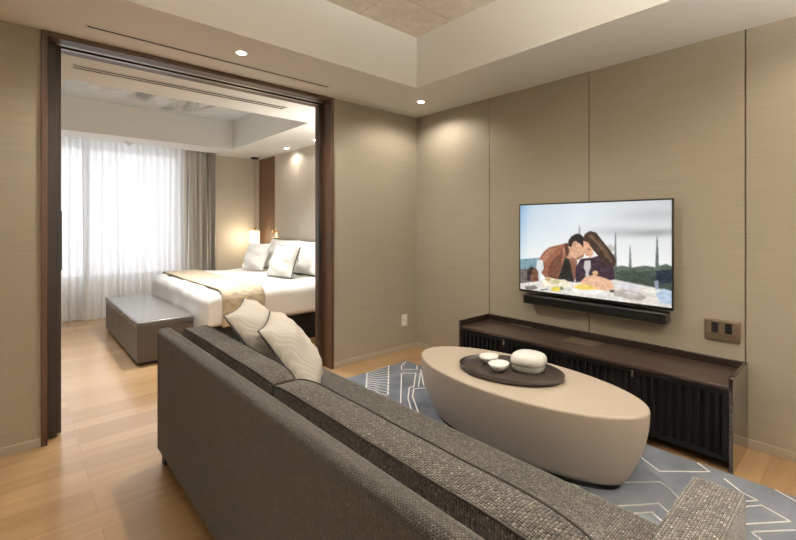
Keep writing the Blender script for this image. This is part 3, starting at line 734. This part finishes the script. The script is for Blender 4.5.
# ------------------------------------------------------------------ television, soundbar
TY0, TY1, TZ0, TZ1 = -2.619, -1.415, .756, 1.473
t = thing('television', 'flat television on the wall showing a couple at a table', 'television', (-.04, (TY0+TY1)/2, TZ0))
b = MB(); b.box(-.072, -.052, TY0, TY1, TZ0, TZ1, M['black'], .004, 2)
for y0, y1, z0, z1 in ((TY0, TY1, TZ0, TZ0+.017), (TY0, TY1, TZ1-.010, TZ1), (TY0, TY0+.009, TZ0, TZ1), (TY1-.009, TY1, TZ0, TZ1)):
    b.box(-.077, -.0715, y0, y1, z0, z1, M['black'], .0015, 1)
b.build('casing', t)
MB().box(-.052, -.001, -2.25, -1.78, .92, 1.32, M['blackmatte']).build('wall_bracket', t)
PICTURE = [
((120, 150, 160), [(-0.008, 0.646), (0.165, 0.611), (0.165, 0.741), (-0.008, 0.777)]) ,
((105, 100, 98), [(-0.008, 0.762), (0.154, 0.736), (0.154, 0.908), (-0.008, 0.95)]) ,
((150, 158, 164), [(0.451, 0.243), (0.458, 0.243), (0.462, 0.34), (0.447, 0.341)]) ,
((112, 118, 120), [(0.685, 0.308), (0.69, 0.308), (0.696, 0.662), (0.678, 0.665)]) ,
((120, 126, 128), [(0.772, 0.427), (0.776, 0.427), (0.784, 0.665), (0.766, 0.667)]) ,
((85, 92, 96), [(0.922, 0.34), (0.926, 0.339), (0.934, 0.647), (0.913, 0.649)]) ,
((190, 188, 182), [(0.627, 0.497), (0.64, 0.442), (0.659, 0.428), (0.678, 0.453), (0.688, 0.505)]) ,
((84, 96, 84), [(0.675, 0.665), (0.723, 0.638), (0.784, 0.652), (0.858, 0.623), (0.915, 0.632), (0.97, 0.594), (1.007, 0.621), (1.007, 0.866), (0.915, 0.834), (0.675, 0.797)]) ,
((62, 74, 66), [(0.691, 0.71), (0.754, 0.676), (0.829, 0.697), (0.901, 0.663), (0.97, 0.674), (1.007, 0.654), (1.007, 0.866), (0.829, 0.829), (0.691, 0.795)]) ,
((34, 44, 58), [(0.919, 0.666), (0.999, 0.641), (1.002, 0.761), (0.956, 0.783), (0.919, 0.747)]) ,
((218, 214, 206), [(-0.013, 0.941), (0.069, 0.909), (0.144, 0.885), (0.418, 0.851), (0.683, 0.785), (0.887, 0.822), (1.007, 0.847), (1.007, 1.015), (-0.013, 1.054)]) ,
((150, 98, 76), [(0.161, 0.611), (0.196, 0.536), (0.236, 0.486), (0.305, 0.458), (0.353, 0.436), (0.4, 0.456), (0.44, 0.586), (0.429, 0.694), (0.409, 0.852), (0.296, 0.85), (0.206, 0.834), (0.148, 0.743)]) ,
((112, 70, 54), [(0.226, 0.718), (0.276, 0.601), (0.334, 0.532), (0.325, 0.707), (0.286, 0.843), (0.226, 0.831)]) ,
((40, 40, 40), [(0.298, 0.847), (0.33, 0.706), (0.351, 0.594), (0.385, 0.608), (0.411, 0.747), (0.418, 0.854)]) ,
((136, 92, 74), [(0.378, 0.572), (0.44, 0.603), (0.433, 0.778), (0.418, 0.843), (0.4, 0.726)]) ,
((196, 148, 118), [(0.334, 0.509), (0.366, 0.438), (0.411, 0.521), (0.4, 0.601), (0.366, 0.593)]) ,
((214, 166, 136), [(0.366, 0.461), (0.4, 0.402), (0.44, 0.389), (0.48, 0.426), (0.494, 0.498), (0.48, 0.566), (0.44, 0.608), (0.4, 0.578), (0.374, 0.523)]) ,
((38, 32, 30), [(0.374, 0.46), (0.378, 0.403), (0.4, 0.356), (0.433, 0.327), (0.465, 0.335), (0.483, 0.365), (0.49, 0.42), (0.48, 0.471), (0.462, 0.438), (0.429, 0.406), (0.407, 0.424), (0.4, 0.476)]) ,
((58, 40, 54), [(0.428, 0.694), (0.464, 0.595), (0.539, 0.577), (0.593, 0.545), (0.672, 0.634), (0.682, 0.786), (0.56, 0.82), (0.428, 0.852)]) ,
((216, 164, 134), [(0.48, 0.404), (0.515, 0.402), (0.543, 0.478), (0.549, 0.538), (0.529, 0.578), (0.497, 0.553), (0.483, 0.487)]) ,
((66, 48, 40), [(0.476, 0.399), (0.49, 0.331), (0.525, 0.297), (0.567, 0.313), (0.597, 0.377), (0.64, 0.461), (0.675, 0.533), (0.691, 0.595), (0.678, 0.665), (0.656, 0.635), (0.62, 0.671), (0.593, 0.572), (0.567, 0.531), (0.546, 0.494), (0.515, 0.419)]) ,
((104, 80, 64), [(0.577, 0.378), (0.603, 0.42), (0.662, 0.566), (0.672, 0.628), (0.63, 0.569), (0.593, 0.475)]) ,
((120, 80, 62), [(0.076, 0.791), (0.119, 0.731), (0.161, 0.78), (0.148, 0.885), (0.093, 0.906)]) ,
((46, 38, 40), [(0.058, 0.775), (0.089, 0.722), (0.114, 0.738), (0.089, 0.826), (0.084, 0.895), (0.058, 0.88)]) ,
((214, 216, 216), [(0.14, 0.644), (0.185, 0.633), (0.194, 0.734), (0.173, 0.779), (0.173, 0.845), (0.148, 0.854), (0.152, 0.781), (0.133, 0.741)]) ,
((196, 190, 186), [(0.49, 0.615), (0.529, 0.605), (0.532, 0.682), (0.518, 0.728), (0.522, 0.81), (0.494, 0.82), (0.497, 0.73), (0.483, 0.688)]) ,
((224, 178, 148), [(0.458, 0.848), (0.49, 0.792), (0.543, 0.757), (0.593, 0.767), (0.656, 0.795), (0.682, 0.854), (0.669, 0.904), (0.577, 0.91), (0.501, 0.885)]) ,
((206, 170, 120), [(0.539, 0.73), (0.56, 0.706), (0.58, 0.72), (0.577, 0.753), (0.549, 0.762)]) ,
((238, 228, 204), [(0.181, 0.88), (0.226, 0.825), (0.286, 0.84), (0.353, 0.835), (0.4, 0.874), (0.393, 0.909), (0.246, 0.928), (0.185, 0.927)]) ,
((206, 196, 150), [(0.246, 0.869), (0.278, 0.847), (0.325, 0.863), (0.305, 0.895), (0.254, 0.898)]) ,
((228, 208, 96), [(0.246, 0.94), (0.296, 0.92), (0.325, 0.938), (0.309, 0.976), (0.254, 0.98)]) ,
((120, 132, 84), [(0.317, 0.916), (0.344, 0.918), (0.34, 0.953), (0.317, 0.951)]) ,
((240, 238, 232), [(0.404, 0.919), (0.508, 0.895), (0.61, 0.91), (0.6, 0.949), (0.49, 0.97), (0.411, 0.963)]) ,
((236, 206, 110), [(0.418, 0.888), (0.481, 0.861), (0.56, 0.881), (0.57, 0.906), (0.49, 0.926), (0.422, 0.921)]) ,
((178, 172, 164), [(0.672, 0.909), (0.738, 0.871), (0.829, 0.89), (0.867, 0.928), (0.84, 0.964), (0.754, 0.966), (0.682, 0.944)]) ,
((214, 210, 220), [(0.691, 0.826), (0.754, 0.816), (0.829, 0.844), (0.799, 0.865), (0.707, 0.86)]) ,
((172, 118, 94), [(0.181, 0.598), (0.226, 0.516), (0.305, 0.476), (0.266, 0.537), (0.206, 0.646)]) ,
((150, 108, 88), [(0.433, 0.587), (0.48, 0.549), (0.49, 0.52), (0.483, 0.571), (0.444, 0.608)]) ,
((186, 136, 110), [(0.411, 0.43), (0.426, 0.423), (0.429, 0.463), (0.415, 0.469)]) ,
((120, 84, 70), [(0.508, 0.48), (0.529, 0.49), (0.529, 0.501), (0.508, 0.491)]) ,
((176, 96, 84), [(0.501, 0.536), (0.515, 0.546), (0.508, 0.558), (0.497, 0.547)]) ,
((112, 86, 68), [(0.508, 0.342), (0.539, 0.33), (0.593, 0.442), (0.62, 0.527), (0.577, 0.443)]) ,
((92, 60, 48), [(0.351, 0.439), (0.37, 0.426), (0.385, 0.528), (0.366, 0.593), (0.351, 0.531)]) ,
((128, 124, 120), [(0.036, 0.964), (0.123, 0.937), (0.148, 0.963), (0.102, 0.996), (0.045, 1.0)]) ,
((96, 96, 100), [(0.165, 0.978), (0.226, 0.956), (0.23, 0.967), (0.169, 0.99)]) ,
((70, 66, 60), [(0.65, 0.902), (0.678, 0.887), (0.682, 0.907), (0.656, 0.922)]) ,
((204, 172, 120), [(0.198, 0.853), (0.23, 0.83), (0.254, 0.85), (0.226, 0.878)]) ,
((150, 160, 176), [(0.909, 0.766), (0.931, 0.758), (0.931, 0.841), (0.915, 0.849)]) ,
((206, 202, 196), [(0.707, 0.902), (0.784, 0.888), (0.836, 0.909), (0.784, 0.914)]) ,
((150, 150, 148), [(0.683, 0.78), (0.887, 0.819), (0.887, 0.827), (0.683, 0.788)]) ,
((176, 194, 214), [(0.915, 0.884), (0.956, 0.827), (1.007, 0.842), (1.007, 0.967), (0.943, 0.962)]) ,

]
def picture(s, tt):
    out = np.zeros(s.shape+(3,))
    lerp = lambda a, b_, f: np.array(a)[None, None]*(1-f[..., None]) + np.array(b_)[None, None]*f[..., None]
    f = np.clip(s/.45, 0, 1); top = lerp((184, 202, 218), (214, 221, 227), f)
    f = np.clip((s-.5)/.5, 0, 1); top = top*(1-f[..., None]) + np.array((196, 200, 202))*f[..., None]
    f = np.clip(tt/.62, 0, 1); out[:] = top*(1-f[..., None]) + np.array((232, 234, 232))*f[..., None]
    cl = np.exp(-((s-.93)/.16)**2 - ((tt-.40+.1*s)/.035)**2) + .6*np.exp(-((s-.72)/.2)**2 - ((tt-.30)/.05)**2) + .4*np.exp(-((s-.9)/.2)**2 - ((tt-.14)/.06)**2)
    out -= 46*cl[..., None]
    tl = np.exp(-((s-0)/.06)**2); out -= np.array((46, 26, 8))*tl[..., None]*np.clip(1-tt, 0, 1)[..., None]
    return out
def inside(P, s, tt):
    r = np.zeros(s.shape, bool); n = len(P)
    for i in range(n):
        (x0, y0), (x1, y1) = P[i], P[(i+1) % n]
        if y0 == y1: continue
        c = ((y0 > tt) != (y1 > tt)) & (s < (x1-x0)*(tt-y0)/(y1-y0)+x0); r ^= c
    return r
NU, NV = 260, 150
S_, T_ = np.meshgrid(np.linspace(0, 1, NU+1), np.linspace(0, 1, NV+1), indexing='ij')
acc = np.zeros((NU+1, NV+1, 3)); K = 3
nz = np.random.RandomState(4)
for a in range(K):
    for c in range(K):
        s = S_ + ((a+.5)/K-.5)*1.6/NU; tt = T_ + ((c+.5)/K-.5)*1.6/NV
        im = picture(s, tt)
        for colr, poly in PICTURE:
            k = inside(poly, s, tt); im[k] = colr
        acc += im
acc /= K*K
# speckle in the food, trees and cloth of the picture
def soft(n_, amp):
    g = nz.rand(n_, n_); xi = S_*(n_-1); yi = T_*(n_-1); x0 = np.clip(xi.astype(int), 0, n_-2); y0 = np.clip(yi.astype(int), 0, n_-2); fx, fy = xi-x0, yi-y0
    return amp*((g[x0, y0]*(1-fx)+g[x0+1, y0]*fx)*(1-fy) + (g[x0, y0+1]*(1-fx)+g[x0+1, y0+1]*fx)*fy - .5)
sky = (acc.min(-1) > 178) & (T_ < .82)
low = np.where(sky, 0, np.clip((T_-.36)/.1, 0, 1))
acc += (low*(soft(70, 34) + soft(30, 18)))[..., None]
acc = np.clip(acc, 0, 255)/255
lin = np.where(acc <= .04045, acc/12.92, ((acc+.055)/1.055)**2.4)
gy0, gy1, gz1, gz0 = TY1-.008, TY0+.008, TZ1-.009, TZ0+.016
b = MB(); b.grid(lambda u, v: (-.0745, gy0+(gy1-gy0)*u, gz1+(gz0-gz1)*v), NU, NV, M['screen'], False)
o = b.build('screen', t)
ca = o.data.color_attributes.new('picture', 'FLOAT_COLOR', 'POINT')
ca.data.foreach_set('color', np.concatenate([lin.reshape(-1, 3), np.ones(((NU+1)*(NV+1), 1))], 1).astype(np.float32).ravel())
t = thing('soundbar', 'long black soundbar on the wall under the television', 'soundbar', (-.06, -2.03, .668))
MB().box(-.112, -.012, -2.585, -1.475, .668, .738, M['black'], .010, 3).build('body', t)
MB().box(-.1135, -.111, -2.565, -1.495, .676, .730, M['blackmatte']).build('grille', t)
b = MB()
b.box(-.013, -.001, -2.4, -1.66, .68, .72, M['blackmatte'])
b.build('wall_bracket', t)

# ------------------------------------------------------------------ television cabinet
CY0, CY1, CX, CZ = -3.012, -1.020, -.392, .502
t = thing('tv_cabinet', 'long low dark wooden cabinet with slatted doors under the television', 'cabinet', (-.2, -2.016, 0))
for y0, y1, m in ((CY0, CY0+.020, M['lacquer']), (CY1-.020, CY1, M['espresso'])):
    MB().box(CX, -.009, y0, y1, 0, CZ, m, .002, 1).build('side_panel', t)
MB().box(-.029, -.009, CY0+.02, CY1-.02, .07, CZ, M['espresso'], .002, 1).build('back_panel', t)
MB().box(CX+.002, -.029, CY0+.02, CY1-.02, .438, .458, M['espressotop'], .002, 1).build('top', t)
MB().box(CX+.03, -.029, CY0+.02, CY1-.02, .06, .078, M['espresso']).build('bottom', t)
MB().box(CX+.06, -.04, -2.026, -2.006, .078, .438, M['espresso']).build('divider', t)
MB().box(-.20, -.06, -2.14, -1.90, .458, .4595, M['bronze'], .0005, 1).build('cable_flap', t)
MB().box(-.050, -.040, -1.52, -1.30, .458, .462, M['alu'], .001, 1).build('cable_strip', t)
ed = [CY1-.022, -1.512, -2.016, -2.500, CY0+.022]
for k in range(4):
    y1, y0 = ed[k]-.002, ed[k+1]+.002
    b = MB(); x0, x1 = CX+.004, CX+.024
    b.box(x0, x1, y0, y0+.028, .062, .434, M['slat']); b.box(x0, x1, y1-.028, y1, .062, .434, M['slat'])
    b.box(x0, x1, y0+.028, y1-.028, .406, .434, M['slat']); b.box(x0, x1, y0+.028, y1-.028, .062, .088, M['slat'])
    n = 9; p = (y1-y0-.056)/n
    for i in range(n):
        c = y0+.028+p*(i+.5); b.box(x0+.003, x1-.002, c-.010, c+.010, .088, .406, M['slat'], .002, 1)
    d = b.build('door', t)
    MB().box(x1, x1+.004, y0+.01, y1-.01, .07, .425, M['blackmatte']).build('backing', d)
    if k in (0, 2):
        MB().box(x0-.006, x0, y0+.006, y0+.018, .385, .425, M['bronze'], .002, 1).build('handle', d)

# ------------------------------------------------------------------ wall plates
t = thing('socket_plate', 'bronze wall plate with two black sockets above the cabinet', 'wall socket', (0, -2.878, .60))
MB().box(-.016, -.001, -2.974, -2.782, .603, .728, M['bronze'], .003, 2).build('plate', t)
MB().box(-.024, -.016, -2.968, -2.788, .640, .722, M['bronze'], .002, 1).build('cover', t)
for y in (-2.842, -2.914):
    s = MB().box(-.026, -.0235, y-.019, y+.019, .650, .712, M['black'], .001, 1).build('socket', t)
    for z in (.664, .682, .700): MB().box(-.0268, -.026, y-.011, y+.011, z-.004, z+.004, M['slat']).build('port', s)
t = thing('power_outlet', 'small white outlet low on the wall beside the room corner', 'power outlet', (-.168, 0, .31))
MB().box(-.205, -.131, -.009, -.0003, .250, .370, M['white'], .003, 2).build('plate', t)
for z in (.285, .335): MB().box(-.184, -.152, -.011, -.009, z-.014, z+.014, M['ceil'], .001, 1).build('socket', t)
